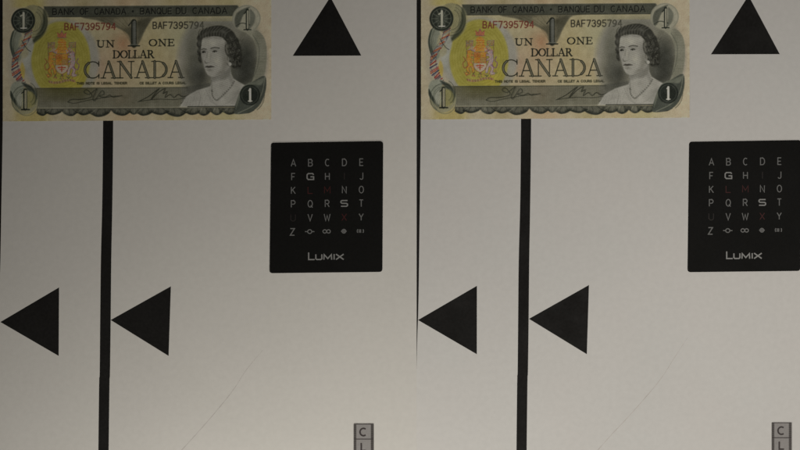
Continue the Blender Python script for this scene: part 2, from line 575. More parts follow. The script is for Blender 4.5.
    for c, w, h, lean in cent:
        # pale upper face of each leaf, dark rolled edge below
        L = smooth([(c - w * .8, 106.8), (c + lean * .5, 106.4 + h * .62), (c + w * .8, 106.8)], 6, False)
        poly(L, (92, 92, 82), 0.7, 1.4)
        for k in range(4):
            t = (k - 1.5) / 2.2
            line(smooth([(c + w * t * .5, 106.9), (c + w * t * .8 + lean * .4, 106.4 + h * .42), (c + w * t + lean * .3, 106.4 + h * (.75 - .5 * t * t))], 4, False),
                 0.55, [(110, 112, 98), (48, 52, 46), (96, 99, 86), (44, 48, 42)][k], 0.7)
        line(smooth([(c - w * .75 + lean * .4, 106.4 + h * .5), (c + lean * .5, 106.4 + h * .84), (c + w * .75 + lean * .3, 106.4 + h * .45)], 5, False), 1.3, (44, 48, 43), 0.75, 0.9)
    for x in (621, 634, 484, 553):
        for k in (-3, -1.5, 0, 1.5, 3):
            line([(x + k * .5, 107), (x + k, 112.5)], 0.5, (116, 116, 102), 0.6)
    # --- left side: scrolls and helix
    ell(451, 19, 14.5, 16.5, (123, 120, 92), 1.0, 1.2, part=10)
    ell(457, 20, 10, 14.5, (130, 127, 96), 0.9, 3)
    poly([(462, 7), (465.5, 18), (463, 30), (456, 38), (447, 43), (452, 36), (458, 28), (461, 18)], (60, 64, 52), 0.9, 2.2, part=10, curve=True)
    poly([(434, 26), (440, 32), (438, 44), (441, 52), (436, 60), (431, 54), (429, 42), (431, 31)], (112, 116, 104), 1.0, 1.6, part=10, curve=True)
    poly([(432, 29), (430, 41), (434, 54), (431, 53), (428, 42), (430, 31)], (58, 66, 60), 0.95, 1.2, curve=True)
    poly([(446, 34), (452, 42), (448, 60), (449, 72), (442, 62), (441, 46)], (134, 136, 128), 0.9, 2, curve=True)
    poly([(440, 34), (447, 50), (441, 56), (437, 44)], (132, 128, 104), 0.8, 2, curve=True)
    poly([(440, 60), (443, 66), (442, 76), (438, 70)], (150, 134, 66), 0.8, 1.5, curve=True)
    hel = smooth([(447, 29), (445, 37), (440, 45), (435, 52), (433, 60), (434, 68), (437, 75), (439, 81), (442, 86)], 8, False)
    cols = [(132, 62, 54), (128, 122, 110), (72, 74, 92), (134, 96, 66), (126, 56, 52), (122, 118, 112), (64, 66, 82)]
    for i, (x, y) in enumerate(hel):
        c = cols[(i * 3) % 7]
        wdt = 3.1 + 0.8 * math.sin(i * .35)
        line([(x - wdt, y + 2.2 + math.sin(i * 2.3)), (x + wdt, y - 2.0 + math.cos(i * 1.9))], 0.95 + .3 * math.sin(i * 2.9), c, 0.95)
    for off in (-2.8, 2.8):
        line([(x + off, y) for x, y in hel], 0.6, (70, 66, 78), 0.55)
    for i in range(0, len(hel), 2):
        x, y = hel[i]
        sl = box(x - 3, x + 3, y - 2, y + 2)
        PART[sl] = 11
    line(smooth([(440, 38), (445, 46), (449, 49)], 4, False), 0.6, (44, 46, 44), 0.8)
    # top left medallion
    ell(441.4, 18, 12.0, 12.4, (50, 54, 49), 1.0, 0.9, part=4)
    ell(441.4, 18, 9.6, 10.0, (92, 96, 86), 0.7, 0.6, ring=0.7)
    ell(441.4, 18, 6.4, 6.8, (74, 78, 70), 0.6, 0.8)
    for k in range(12):
        a = k * math.pi / 6
        line([(441.4 + 3.2 * math.cos(a), 18 + 3.4 * math.sin(a)), (441.4 + 9.4 * math.cos(a), 18 + 9.8 * math.sin(a))], 0.9, (96, 100, 91), 0.6, 0.9)
    line([(441.8, 10.5), (441.8, 25.5)], 2.2, (146, 146, 133), 1.0, 0.9)
    line([(440.4, 12.6), (438.8, 13.6)], 1.2, (150, 150, 136), 0.9)
    line([(439, 25.6), (444.6, 25.6)], 1.2, (158, 158, 144), 1.0)
    # bottom left scroll
    ell(443, 98, 13.2, 14, (124, 122, 98), 1.0, 1.6, part=5)
    poly([(429, 84), (434, 79), (443, 80), (440, 90), (437, 100), (434, 102), (429, 94)], (118, 122, 110), 1.0, 1.6, part=5, curve=True)
    poly([(429, 88), (433, 96), (438, 102), (439, 106), (434, 102), (429, 95)], (48, 54, 48), 0.95, 1.2, curve=True)
    poly([(440, 80), (450, 84), (455, 93), (453, 102), (451, 93), (446, 87)], (52, 58, 54), 0.9, 1.6, curve=True)
    ell(447, 97, 7, 8.5, (128, 124, 80), 0.8, 2)
    ell(438, 97, 3.5, 8, (132, 134, 122), 0.8, 2)
    ell(445, 100, 11.5, 13, (78, 84, 76), 0.5, 0.8, ring=0.8)
    line([(443.4, 88), (443.4, 106)], 4.0, (44, 48, 44), 1.0)
    line([(443.8, 88.5), (443.8, 105)], 2.3, (132, 128, 108), 1.0)
    line([(439.6, 107), (447.6, 107)], 1.3, (44, 48, 44), 1.0)
    line([(440, 90.6), (442.5, 88.4)], 1.0, (44, 48, 44), 1.0)
    # --- coat of arms
    ell(480, 54, 21, 26, (136, 128, 60), 0.01, 1)
    sl = box(458, 502, 28, 80, 0); PART[sl] = 9
    PUR, ORG, GOLD, RED, WHT, BRN = (108, 88, 92), (168, 116, 48), (158, 132, 56), (150, 54, 46), (148, 140, 124), (86, 72, 52)
    ar = random.Random(11)
    ORG2 = (176, 118, 46)
    F = lambda base, j=10: tuple(c + ar.uniform(-j, j) for c in base)
    # crown above, crowned helm and mantling
    for cx, cy, w in ((480, 32.5, 4.6), (480, 41.5, 3.4)):
        poly([(cx - w, cy - 2.2), (cx - w * .45, cy - .4), (cx, cy - 3), (cx + w * .45, cy - .4), (cx + w, cy - 2.2), (cx + w * .85, cy + 3), (cx - w * .85, cy + 3)], (150, 92, 74), 0.95, 0.9)
        line([(cx - w, cy + 2.8), (cx + w, cy + 2.8)], 0.7, PUR, 0.8)
        line([(cx - w, cy - 2.2), (cx - w * .45, cy - .4), (cx, cy - 3), (cx + w * .45, cy - .4), (cx + w, cy - 2.2)], 0.55, (116, 72, 68), 0.8)
        ell(cx, cy - 3.4, .8, .8, PUR, 0.8)
    poly([(476.5, 38), (480, 36.5), (484, 39), (484.5, 45), (487, 50), (473.5, 50), (476.5, 44)], ORG2, 0.95, 1.0, curve=True)
    for k in range(9):
        y = 38.5 + k * 1.3
        line([(475.5 + ar.uniform(0, 2), y), (483.5 + ar.uniform(0, 2), y + ar.uniform(-.5, .8))], 0.5, F((134, 88, 52) if k % 2 else (160, 134, 72)), 0.7)
    for sx in (-1, 1):
        cx = 480 + sx * 10.3
        line([(cx - 3.2, 40.6), (cx + 3.2, 40.0), (cx + 2.9, 45.2), (cx - 2.9, 45.8), (cx - 3.2, 40.6)], 0.6, PUR, 0.85)
        poly([(cx - 3.2, 40.6), (cx + 3.2, 40.0), (cx + 2.9, 45.2), (cx - 2.9, 45.8)], (124, 112, 92), 0.5, 0.8)
        for k in range(3):
            line([(cx - 2.4, 41.9 + k * 1.3), (cx + 2.4, 41.6 + k * 1.3)], 0.45, (112, 84, 86), 0.6)
        line([(480 + sx * 14, 40), (480 + sx * 12.4, 72)], 0.6, (98, 84, 78), 0.75)
        # mantling leaves
        for k in range(5):
            x = 480 + sx * (4 + k * 1.7); y = 50 - 2.2 * math.sin(k * .9)
            line(smooth([(x, y + 2.5), (x + sx * 1.4, y), (x + sx * .4, y - 2)], 3, False), 0.8, F((146, 128, 138)), 0.9)
            line([(x, y + 3), (x + sx * 1.8, y + 1.4)], 0.5, F((96, 76, 92)), 0.75)
    for sx, body, edge, mane in ((-1, (170, 134, 56), (122, 78, 54), (160, 98, 48)), (1, (152, 144, 140), (106, 80, 102), (128, 104, 128))):
        T = lambda L: [(480 + sx * (480 - x), y) for x, y in L]      # L is written for the left-hand animal
        for wd, col in ((0.9, edge), (0.0, body)):
            for L, w in (([(469.4, 54), (468.6, 59), (470.2, 64)], 3.6), ([(470.2, 64), (467.6, 68), (469.0, 72.5), (466.4, 73)], 1.9),
                         ([(470.6, 63.5), (472.6, 67), (473.4, 71.5)], 1.9), ([(469.6, 55), (473.4, 54.6)], 1.3), ([(469, 57.5), (473.2, 59.6)], 1.2),
                         ([(469.0, 51.4), (470.8, 52.0)], 3.0)):
                line(smooth(T(L), 4, False) if len(L) > 2 else T(L), w + wd, col, 0.95, 0.8)
        line(smooth(T([(468.6, 65), (464.4, 67.5), (462.8, 63), (465.2, 60), (463.6, 56.5)]), 4, False), 0.9, edge, 0.85, 0.8)
        for k in range(12):
            y = 50.4 + k * 1.3
            x = 467.2 + .8 * math.sin(k * 1.1) + k * .08
            line(T([(x, y), (x + 2.6, y + .8)]), 0.45, F(mane), 0.75)
        if sx > 0:
            line(T([(471.4, 50.4), (473.6, 46.8)]), 0.55, edge, 0.9)
    shield = [(474, 51.5), (486, 51.5), (486.4, 66), (484, 70), (480, 72.5), (476, 70), (473.6, 66)]
    poly(shield, (176, 124, 50), 1.0, 0.9)
    poly([(474, 51.5), (479.8, 51.5), (479.8, 56.6), (473.8, 56.6)], (144, 92, 56), 0.6, 1.2)
    poly([(480.2, 57), (486.2, 57), (486.4, 62), (480.2, 62)], (112, 108, 88), 0.6, 1.2)
    for k in range(7):
        line([(474.4, 52.6 + k * 1.45), (485.6, 52.4 + k * 1.45 + ar.uniform(-.4, .4))], 0.4, F((128, 90, 54)), 0.55)
    poly([(473.6, 62.8), (486.4, 62.8), (486.4, 66), (484, 69.6), (480, 72), (476, 69.6), (473.6, 66)], (158, 150, 132), 1.0, 0.9)
    line([(473.8, 56.8), (486.2, 56.8)], 0.5, (124, 84, 56), 0.7)
    line([(473.6, 62.5), (486.4, 62.5)], 0.6, (118, 80, 66), 0.75)
    line([(480, 51.5), (480, 62.5)], 0.5, (124, 84, 56), 0.7)
    line([(476.6, 65.2), (483.4, 65.2)], 1.2, (146, 58, 50), 0.9)
    line([(480, 64), (480, 69)], 1.2, (146, 58, 50), 0.9)
    line([(478, 67.2), (482, 67.2)], 0.9, (142, 62, 54), 0.8)
    line(shield + [shield[0]], 0.55, (104, 84, 78), 0.8)
    # compartment with flowers and motto scroll
    for k in range(46):
        x = 463 + 34 * ar.random(); y = 72 + 3.6 * ar.random() + 1.6 * math.cos((x - 480) / 9)
        line([(x, y), (x + ar.uniform(-1.4, 1.4), y - ar.uniform(.8, 2))], 0.6, F(ar.choice([(92, 92, 60), (116, 72, 62), (104, 96, 74), (134, 104, 80), (78, 74, 62)])), 0.8)
    for k in range(30):
        x = 467 + 26 * k / 29.0; y = 78.2 + 1.3 * math.sin((x - 467) / 4.2)
        line([(x, y), (x + .5, y + 1.8)], 0.7, F((134, 104, 96) if k % 3 else (96, 74, 76)), 0.8)
    sl = box(460, 500, 28, 82, 0)
    pn = np.random.RandomState(8)
    reg = IMG[sl]
    wv = np.exp(-((GX[sl] - 480) / 17) ** 6 - ((YY[sl] - 55) / 26) ** 6)[..., None]
    hsh = reg.shape[:2]
    nz = np.kron(pn.randn(hsh[0] // 2 + 1, hsh[1] // 2 + 1, 3), np.ones((2, 2, 1)))[:hsh[0], :hsh[1]] * np.array([11, 8, 8])
    far = (np.abs(reg - np.array([134, 129, 68])).sum(-1, keepdims=True) > 26)
    IMG[sl] = reg + wv * far * ((np.array([112, 92, 66]) - reg) * .24 + nz)
    # --- lettering of the middle
    DK = (44, 46, 40)
    # big numeral
    sl = box(544.5, 557.5, 18, 45.5, 0); PART[sl] = 12
    NB = (50, 52, 46)
    line([(552, 20), (552, 43)], 5.4, NB, 1.0)
    line([(552.3, 20.3), (552.3, 43)], 3.2, (90, 92, 87), 1.0)
    for k in range(17):
        line([(550.6, 21 + k * 1.35), (554.0, 20.6 + k * 1.35)], 0.45, (76, 78, 72), 0.6)
    line([(551, 20.5), (551, 43)], 0.7, (72, 74, 68), 1.0)
    line([(546.8, 23.6), (549.4, 20.4), (551.4, 18.8)], 1.2, NB, 1.0)
    line([(546.4, 44), (557.6, 44)], 1.3, NB, 1.0)
    line([(548.5, 42.7), (555.5, 42.7)], 0.8, (96, 98, 90), 1.0)
    text_serif('UN', 515, 532.5, 38.4, 45.2, 1.35, 0.75, DK, .14)
    text_serif('ONE', 567, 592.3, 37.6, 44.4, 1.35, 0.75, DK, .14)
    text_serif('DOLLAR', 531, 572.4, 48.6, 56.2, 1.4, 0.75, DK, .04)
    for (a, b, c, d) in ((515, 533, 38, 45.5), (567, 593, 37, 44.6), (530.5, 573, 48, 56.6)):
        PART[box(a, b, c, d, 0)] = 13
    for c, a, b in (('C', 502.3, 518), ('A', 519, 535), ('N', 535.4, 552.2), ('A', 552.6, 569), ('D', 569.8, 585.6), ('A', 586, 602.4)):
        serif_glyph(c, a + .35, b + .35, 59.6, 76.7, 2.5, 0.9, (112, 108, 90), op=0.5)
        serif_glyph(c, a, b, 59.3, 76.3, 2.5, 0.95, (46, 48, 40), core=((104, 102, 86), .42))
        PART[box(a, b, 59, 76.8, 0)] = 14
    text_sans('THIS NOTE IS LEGAL TENDER', 495, 545, 80.2, 82.2, 0.8, (62, 60, 46), 0.85)
    text_sans('CE BILLET A COURS LEGAL', 558, 604, 80.4, 82.4, 0.8, (62, 62, 48), 0.85)
    text_sans('BAF7395794', 483, 534, 21.2, 27.6, 1.15, (100, 56, 50), 0.9, pitch=5.2)
    text_sans('BAF7395794', 571.2, 622, 20.5, 26.9, 1.15, (64, 62, 54), 1.0, pitch=5.2)
    PART[box(482, 535, 20.4, 28.2, 0)] = 15
    PART[box(570.5, 623, 19.8, 27.5, 0)] = 16
    # --- portrait vignette
    vg = ((GX - 640) / 41) ** 2 + ((YY - 60) / 46) ** 2
    put(full, np.clip(1.05 - vg, 0, 1) ** .8 * (YY < 106), (104, 104, 92), 0.55)
    sl = box(600, 664, 20, 105, 0)
    PART[sl][(vg[sl] < 1.0) | (YY[sl] > 84)] = 17
    glow(664, 60, 15, 28, (56, 60, 56), 0.92, 2.4)
    glow(660, 76, 14, 17, (58, 61, 57), 0.75, 2.4)
    glow(616, 74, 13, 17, (58, 60, 56), 0.9, 2.2)
    glow(612, 50, 9, 30, (84, 87, 78), 0.7, 2.2)
    glow(640, 24, 26, 7, (92, 94, 84), 0.5, 2.2)
    q = lambda L: [(605 + a / 5.0, 20.4 + b / 5.0) for a, b in L]
    SK = (157, 155, 141)
    # shoulders and gown
    poly(q([(-35, 425), (0, 372), (50, 343), (118, 322), (124, 300), (215, 250), (232, 285), (270, 308), (312, 330), (300, 425)]), SK, 1.0, 1.1, curve=False)
    poly(q([(-35, 425), (-5, 378), (20, 362), (60, 345), (40, 380), (35, 425)]), (144, 143, 130), 0.8, 3)
    glow(*q([(45, 395)])[0], 5, 7, (128, 127, 115), 0.6)
    line(q([(60, 350), (70, 375), (60, 420)]), 0.7, (118, 117, 106), 0.7)
    line(q([(95, 340), (120, 400), (150, 418)]), 0.7, (122, 121, 110), 0.6)
    glow(*q([(262, 372)])[0], 5.5, 7, (120, 119, 108), 0.7)
    gr = random.Random(5)
    for k in range(16):
        a = k / 15.0
        L = q([(-28 + 120 * a, 420), (-10 + 100 * a, 392 - 18 * math.sin(a * 3)), (20 + 84 * a, 362 - 14 * a)])
        line(smooth(L, 4, False), 0.55, (136, 135, 122) if k % 2 else (160, 159, 146), 0.35, 1.0)
    for k in range(60):
        x, y = gr.uniform(-10, 130), gr.uniform(362, 418)
        px, py = q([(x, y)])[0]
        if x > -30 + (420 - y) * .5:
            ell(px, py, .5, .4, (122, 121, 110), 0.5, 0.8)
    for k in range(12):
        a = k / 11.0
        L = q([(268 - 4 * a, 326 + 80 * a), (250 - 30 * a, 350 + 60 * a)])
        line(L, 0.55, (122, 121, 110), 0.5, 0.9)
    line(smooth(q([(118, 330), (112, 362), (130, 400), (160, 418), (210, 402), (262, 352)]), 5, False), 0.8, (130, 129, 117), 0.6, 1.2)
    # neck
    poly(q([(118, 262), (124, 300), (122, 345), (150, 385), (215, 345), (236, 305), (222, 268), (214, 215)]), (150, 148, 135), 1.0, 1.2, curve=False)
    poly(q([(122, 268), (150, 272), (190, 252), (214, 222), (218, 262), (196, 286), (150, 296), (126, 300)]), (104, 103, 93), 0.85, 2.6, curve=True)
    poly(q([(196, 262), (220, 262), (238, 300), (226, 318)]), (112, 111, 100), 0.7, 2.6)
    glow(*q([(150, 325)])[0], 3.6, 8, (166, 164, 150), 0.6)
    line(q([(124, 290), (124, 335), (130, 352)]), 0.7, (84, 84, 76), 0.6)
    # hair mass: brushed back from the brow, rolled curls at the sides and nape
    HD = (56, 57, 52)
    hair = q([(60, 62), (70, 46), (92, 34), (120, 24), (150, 19), (182, 22), (210, 34), (234, 54), (246, 74), (258, 90), (262, 112), (272, 128), (270, 150), (277, 168), (274, 188), (278, 206), (268, 226), (250, 236), (232, 232), (219, 218), (206, 202), (210, 186), (200, 164), (198, 140), (200, 118), (192, 100), (180, 84), (160, 76), (130, 75), (104, 77), (84, 82), (76, 100), (72, 124), (70, 150), (74, 176), (78, 200), (72, 207), (62, 200), (56, 186), (59, 168), (51, 150), (56, 132), (48, 112), (54, 96), (50, 80)])
    poly(hair, HD, 1.0, 1.3, curve=True)
    face = q([(74, 110), (78, 88), (96, 77), (150, 74), (186, 88), (200, 116), (200, 150), (208, 182), (214, 206), (212, 226), (198, 242), (178, 256), (158, 267), (138, 275), (122, 275), (108, 268), (97, 254), (90, 238), (83, 220), (79, 200), (74, 180), (71, 160), (71, 140)])
    poly(face, SK, 1.0, 1.2, curve=True)
    # modelling of the face
    poly(q([(172, 120), (190, 124), (202, 165), (214, 208), (208, 230), (184, 252), (152, 268), (168, 240), (178, 215), (172, 180)]), (124, 122, 111), 0.7, 6, curve=True)
    glow(*q([(192, 150)])[0], 2.6, 7, (116, 115, 104), 0.55)
    line(q([(82, 84), (130, 79), (176, 84)]), 1.6, (104, 103, 94), 0.5, 1.8)
    glow(*q([(85, 144)])[0], 3.2, 1.6, (118, 116, 106), 0.55)
    glow(*q([(140, 140)])[0], 4.6, 1.6, (122, 120, 110), 0.45)
    glow(*q([(107, 168)])[0], 1.1, 4.6, (168, 166, 152), 0.55)
    glow(*q([(116, 178)])[0], 1.3, 4.4, (128, 126, 115), 0.45)
    glow(*q([(150, 192)])[0], 4.2, 4.6, (166, 164, 150), 0.6)
    glow(*q([(118, 106)])[0], 6, 2.8, (166, 164, 150), 0.6)
    glow(*q([(124, 260)])[0], 2.8, 2.0, (164, 162, 148), 0.6)
    glow(*q([(114, 244)])[0], 2.8, .9, (118, 116, 106), 0.6)
    glow(*q([(78, 185)])[0], 1.1, 5, (130, 128, 117), 0.55)
    glow(*q([(140, 214)])[0], 1.2, 3, (132, 130, 119), 0.5, rot=-25)
    # brows, eyes, nose, mouth
    line(smooth(q([(73, 139), (84, 136), (96, 138)]), 4, False), 1.0, (84, 83, 75), 0.7, 1.0)
    line(smooth(q([(120, 134), (140, 130), (160, 133)]), 4, False), 1.1, (80, 79, 72), 0.7, 1.0)
    for ex, ey, r in ((84, 152, 1.5), (139, 149, 1.95)):
        cx, cy = q([(ex, ey)])[0]
        glow(cx, cy - .5, r * 1.4, 1.1, (104, 103, 94), 0.6)
        line(smooth([(cx - r, cy + .25), (cx - r * .3, cy - .7), (cx + r * .5, cy - .6), (cx + r, cy + .3)], 4, False), 0.6, (48, 48, 44), 0.95, 0.8)
        ell(cx - .3, cy + .1, 0.95, 0.85, (42, 42, 39), 0.95, 0.8)
        line([(cx - r * .8, cy + .85), (cx + r * .8, cy + .85)], 0.4, (122, 121, 110), 0.5, 0.8)
    line(smooth(q([(98, 182), (90, 197), (92, 205), (100, 207)]), 4, False), 0.5, (122, 120, 110), 0.7, 0.9)
    glow(*q([(99, 206)])[0], 1.2, .5, (84, 83, 76), 0.75)
    glow(*q([(110, 206)])[0], 1.0, .6, (104, 103, 94), 0.55)
    poly(smooth(q([(93, 226), (101, 220), (108, 222), (116, 220), (134, 226), (120, 230), (106, 231)]), 3), (72, 68, 64), 0.9, 0.9)
    line(q([(94, 226), (134, 226)]), 0.45, (50, 48, 45), 0.7, 0.8)
    line(smooth(q([(112, 274), (132, 279), (160, 270), (190, 252)]), 4, False), 0.6, (96, 95, 86), 0.5, 1.0)
    # waves brushed back over the crown
    for i in range(30):
        t = i / 29.0
        x0 = 62 + 128 * t; y0 = 74 + 6 * math.sin(t * 7)
        x1 = 66 + 160 * t; y1 = 48 - 26 * math.sin(math.pi * (.12 + t * .7)) + 8 * t
        L = q([(x0, y0), (x0 - 5 + 12 * t, (y0 + y1) / 2 + 3 * math.sin(i * 1.7)), (x1, y1)])
        c = (90, 90, 83) if i % 3 else (38, 39, 36)
        line(smooth(L, 5, False), 0.8, c, 0.5, 0.9)
    # strands over the brow are cut off at the hairline; one big roll hangs over the temple
    line(smooth(q([(206, 108), (192, 122), (194, 148), (204, 168), (222, 184), (240, 180)]), 6, False), 1.3, (38, 39, 36), 0.55, 1.4)
    line(smooth(q([(206, 112), (226, 100), (246, 112), (252, 140), (242, 168)]), 6, False), 1.1, (40, 41, 38), 0.5, 1.3)
    for k in range(6):
        line(smooth(q([(206 + k * 6, 118 + k * 2), (212 + k * 6, 140 + k), (226 + k * 4, 160)]), 4, False), 0.7, (102, 102, 94) if k % 2 == 0 else (52, 53, 49), 0.6, 1.0)
    for k in range(7):
        line(smooth(q([(214 + k * 8, 196 + (k % 2) * 5), (222 + k * 7, 208 - k), (216 + k * 8, 222)]), 4, False), 0.75, (96, 96, 88) if k % 2 else (38, 39, 36), 0.6, 1.0)
    # soft rolls at the side, nape and temple: broad highlights parted by dark partings
    for (cx, cy, rx, ry, rot, k) in ((92, 62, 22, 7, -35, 1), (135, 50, 24, 7, -8, 1), (180, 50, 20, 7, 22, .9), (220, 84, 16, 7, 55, .9), (204, 118, 8, 11, 10, .8),
                                     (240, 118, 8, 13, -12, .9), (214, 150, 14, 6, 20, .8), (256, 150, 7, 10, -20, .8), (218, 184, 13, 6, 10, .8), (252, 186, 13, 6, -25, .8),
                                     (236, 214, 14, 6, 12, .8), (264, 212, 6, 8, 0, .7), (61, 104, 4, 14, 6, .8), (60, 142, 4, 10, -8, .8), (64, 182, 4, 9, 8, .7)):
        px, py = q([(cx, cy)])[0]
        glow(px, py, rx / 5.0, ry / 5.0, (92, 92, 84), 0.62 * k, 2.0, rot)
    for L in ([(186, 88), (200, 96), (220, 100), (240, 92), (256, 98)], [(192, 104), (196, 128), (204, 136), (224, 134), (232, 122)], [(226, 104), (228, 124), (238, 138), (262, 136)],
              [(194, 140), (198, 164), (214, 166), (236, 160), (246, 168)], [(244, 140), (242, 158), (252, 168), (274, 166)], [(202, 170), (206, 196), (228, 198), (240, 190)],
              [(238, 172), (240, 196), (256, 200), (274, 196)], [(222, 202), (224, 222), (242, 226), (258, 220)], [(254, 204), (256, 222), (266, 224)],
              [(54, 120), (62, 124), (70, 118)], [(54, 164), (62, 166), (70, 160)]):
        line(smooth(q(L), 5, False), 1.0, (40, 41, 38), 0.5, 1.3)
    for i in range(13):
        cx, cy = q([(204 + (i * 29 % 62), 88 + (i * 47 % 132))])[0]
        a0 = i * 67
        w = 1.6 + (i % 3) * .5
        line([(cx + w * math.cos(math.radians(a0 + t)), cy + w * .8 * math.sin(math.radians(a0 + t))) for t in range(0, 200, 25)], 0.8, (38, 39, 36), 0.6, 1.0)
        line([(cx + w * .6 * math.cos(math.radians(a0 + t)), cy + w * .5 * math.sin(math.radians(a0 + t))) for t in range(10, 170, 30)], 0.7, (98, 98, 90), 0.6, 1.0)
    for i in range(34):
        x0 = 196 + (i * 37 % 76); y0 = 76 + (i * 53 % 150)
        L = q([(x0, y0), (x0 + 7, y0 + 5 + (i % 3) * 2), (x0 + 14, y0 + 2 - (i % 4) * 3)])
        line(smooth(L, 3, False), 0.45, (104, 104, 95) if i % 2 else (40, 41, 37), 0.4, 0.8)
    # earring and necklace
    ell(*q([(216, 213)])[0], 1.5, 1.7, (170, 169, 156), 1.0, 0.7)
    nk = smooth(q([(124, 342), (128, 370), (146, 391), (166, 379), (190, 356), (215, 330), (236, 298)]), 6, False)
    line([(x + .3, y + .8) for x, y in nk], 0.9, (110, 109, 99), 0.6)
    for i, (x, y) in enumerate(nk):
        if i % 2 == 0:
            ell(x, y, 0.68, 0.68, (66, 66, 60), 0.85, 0.7)
            ell(x - .1, y - .3, 0.35, 0.35, (140, 139, 127), 0.8, 0.5)
    # bring the figure to the mid tones of the engraving
    wgt = (np.clip((1.35 - vg) * 3, 0, 1) * (YY > 20) + np.clip((GX - 598) / 3, 0, 1) * (YY > 86) * (GX < 668)).clip(0, 1) * (YY < 105.2)
    hi = np.maximum(IMG - 104, 0)
    IMG[:] = IMG - (hi * 0.42) * wgt[..., None]
    gm = IMG.mean(-1, keepdims=True)
    IMG[:] = IMG + (gm + np.array([1.5, 1.5, -3.5]) - IMG) * (wgt * .5)[..., None]
    # darkest accents last: brows, lids, nostril, lips, jaw shade
    line(q([(120, 133), (138, 128), (161, 132)]), 0.9, (58, 58, 53), 0.75, 0.9)
    line(q([(73, 138), (84, 134), (96, 137)]), 0.8, (62, 62, 56), 0.7, 0.9)
    for ex, ey, r in ((84, 151, 1.6), (139, 148, 2.0)):
        cx, cy = q([(ex, ey)])[0]
        line(smooth([(cx - r, cy + .3), (cx - r * .2, cy - .5), (cx + r, cy + .1)], 3, False), 0.65, (46, 46, 42), 0.9, 0.8)
        glow(cx, cy - 1.2, r * 1.1, .7, (88, 88, 80), 0.5)
    line(q([(90, 198), (91, 205), (99, 207)]), 0.6, (76, 75, 68), 0.7, 0.9)
    line(q([(104, 152), (99, 178)]), 0.7, (98, 97, 88), 0.55, 1.2)
    line(smooth(q([(92, 226), (103, 222), (112, 223), (120, 221), (136, 226)]), 3, False), 0.7, (58, 54, 51), 0.7, 0.9)
    glow(*q([(112, 240)])[0], 2.4, .8, (92, 91, 83), 0.5)
    glow(*q([(190, 205)])[0], 2.6, 6, (98, 97, 88), 0.5, 2, 12)
    glow(*q([(80, 215)])[0], 1.0, 5, (100, 99, 90), 0.5, 2, -12)
    glow(*q([(170, 254)])[0], 5, 1.8, (92, 91, 83), 0.45, 2, -28)
    glow(*q([(150, 195)])[0], 3.4, 3.6, (150, 149, 135), 0.5)
    glow(*q([(110, 172)])[0], .9, 4.4, (152, 151, 137), 0.5)
    glow(*q([(120, 106)])[0], 7, 3.0, (148, 147, 133), 0.5)
    # engraving hatch over the vignette
    sl = box(604, 672, 22, 105, 0)
    put(sl, (0.5 + 0.5 * np.sin((GX[sl] * .35 + YY[sl]) * 3.3)) * (np.clip(1.1 - vg[sl], 0, 1)), (60, 61, 56), 0.16)
    # frame line under the portrait
    line([(606, 105.2), (655, 105.2)], 1.0, (52, 54, 48), 0.9)
    for (cx, cy, rx, ry) in ((457, 20, 8, 13), (433, 42, 4, 14), (443, 98, 11, 12), (664.5, 17.5, 12, 12), (672, 96, 9, 14)):
        sl = box(cx - rx, cx + rx, cy - ry, cy + ry, 0)
        u = ((GX[sl] - cx) / rx) ** 2 + ((YY[sl] - cy) / ry) ** 2
        put(sl, np.clip(1.1 - u, 0, 1) * (0.5 + 0.5 * np.sin((GX[sl] * 1.0 + YY[sl] * .8 + 2 * np.sin(YY[sl] * .4)) * 3.1)), (74, 77, 68), 0.30)
    # scrollwork outlines round the corners
    for (cx, cy, rx, ry, a0, a1, n, st) in ((452, 19, 13.6, 16, -70, 95, 5, 1.5), (437, 42, 8, 17, 110, 250, 4, 1.3), (443, 97, 13, 14, 120, 300, 4, 1.5),
                                            (446, 92, 9, 12, -70, 60, 3, 1.5), (668, 94, 14.5, 17, -60, 60, 3, 1.5), (664.5, 17.5, 13, 12.4, 100, 260, 3, 1.6)):
        for k in range(n):
            line([(cx + (rx - k * st) * math.cos(math.radians(a0 + (a1 - a0) * t / 12)), cy + (ry - k * st) * math.sin(math.radians(a0 + (a1 - a0) * t / 12))) for t in range(13)],
                 0.55 if k else 0.8, (58, 62, 54) if k % 2 == 0 else (96, 98, 86), 0.6, 0.8)
    # --- right side: hatched crescent
    sl, d = polymask(smooth([(663, 30), (676, 30), (684, 42), (684, 66), (679, 80), (668, 88), (673, 70), (675, 52), (671, 38)], 4))
    put(sl, sm(d, 1.0), (120, 120, 106), 0.9)
    put(sl, sm(d, 1.0) * (0.5 + 0.5 * np.sin(YY[sl] * 4.2)) * np.clip((GX[sl] - 671) / 3, 0, 1), (80, 82, 74), 0.6)
    PART[sl][d < 0.1] = 18
    line(smooth([(671, 34), (677, 46), (676, 64), (670, 80)], 5, False), 0.8, (84, 86, 78), 0.7)
    # top right medallion with leaf
    ell(664.5, 17.5, 14.2, 13.6, (130, 129, 115), 0.95, 1.0, part=6)
    ell(664.5, 17.5, 13.6, 13.0, (100, 101, 90), 0.5, 0.8, ring=0.8)
    ell(664.5, 17.5, 9.2, 8.8, (112, 112, 100), 0.5, 0.8, ring=0.7)
    poly(smooth([(655, 12), (662, 7.5), (668, 6), (664, 10), (660, 17), (657, 25), (654, 26), (652.5, 19)], 4), (72, 75, 68), 0.85, 1.4)
    poly(smooth([(668, 8), (673, 14), (672, 22), (667, 28), (668, 18)], 4), (84, 87, 79), 0.75, 1.4)
    line(smooth([(654, 25), (660, 22), (668, 24)], 4, False), 1.0, (60, 63, 57), 0.8)
    line([(665.4, 9), (665.4, 28)], 3.2, (50, 54, 49), 1.0)
    line([(665.7, 10), (665.7, 27)], 1.6, (128, 127, 113), 1.0)
    line([(662.4, 12.5), (665, 9)], 1.1, (50, 54, 49), 1.0)
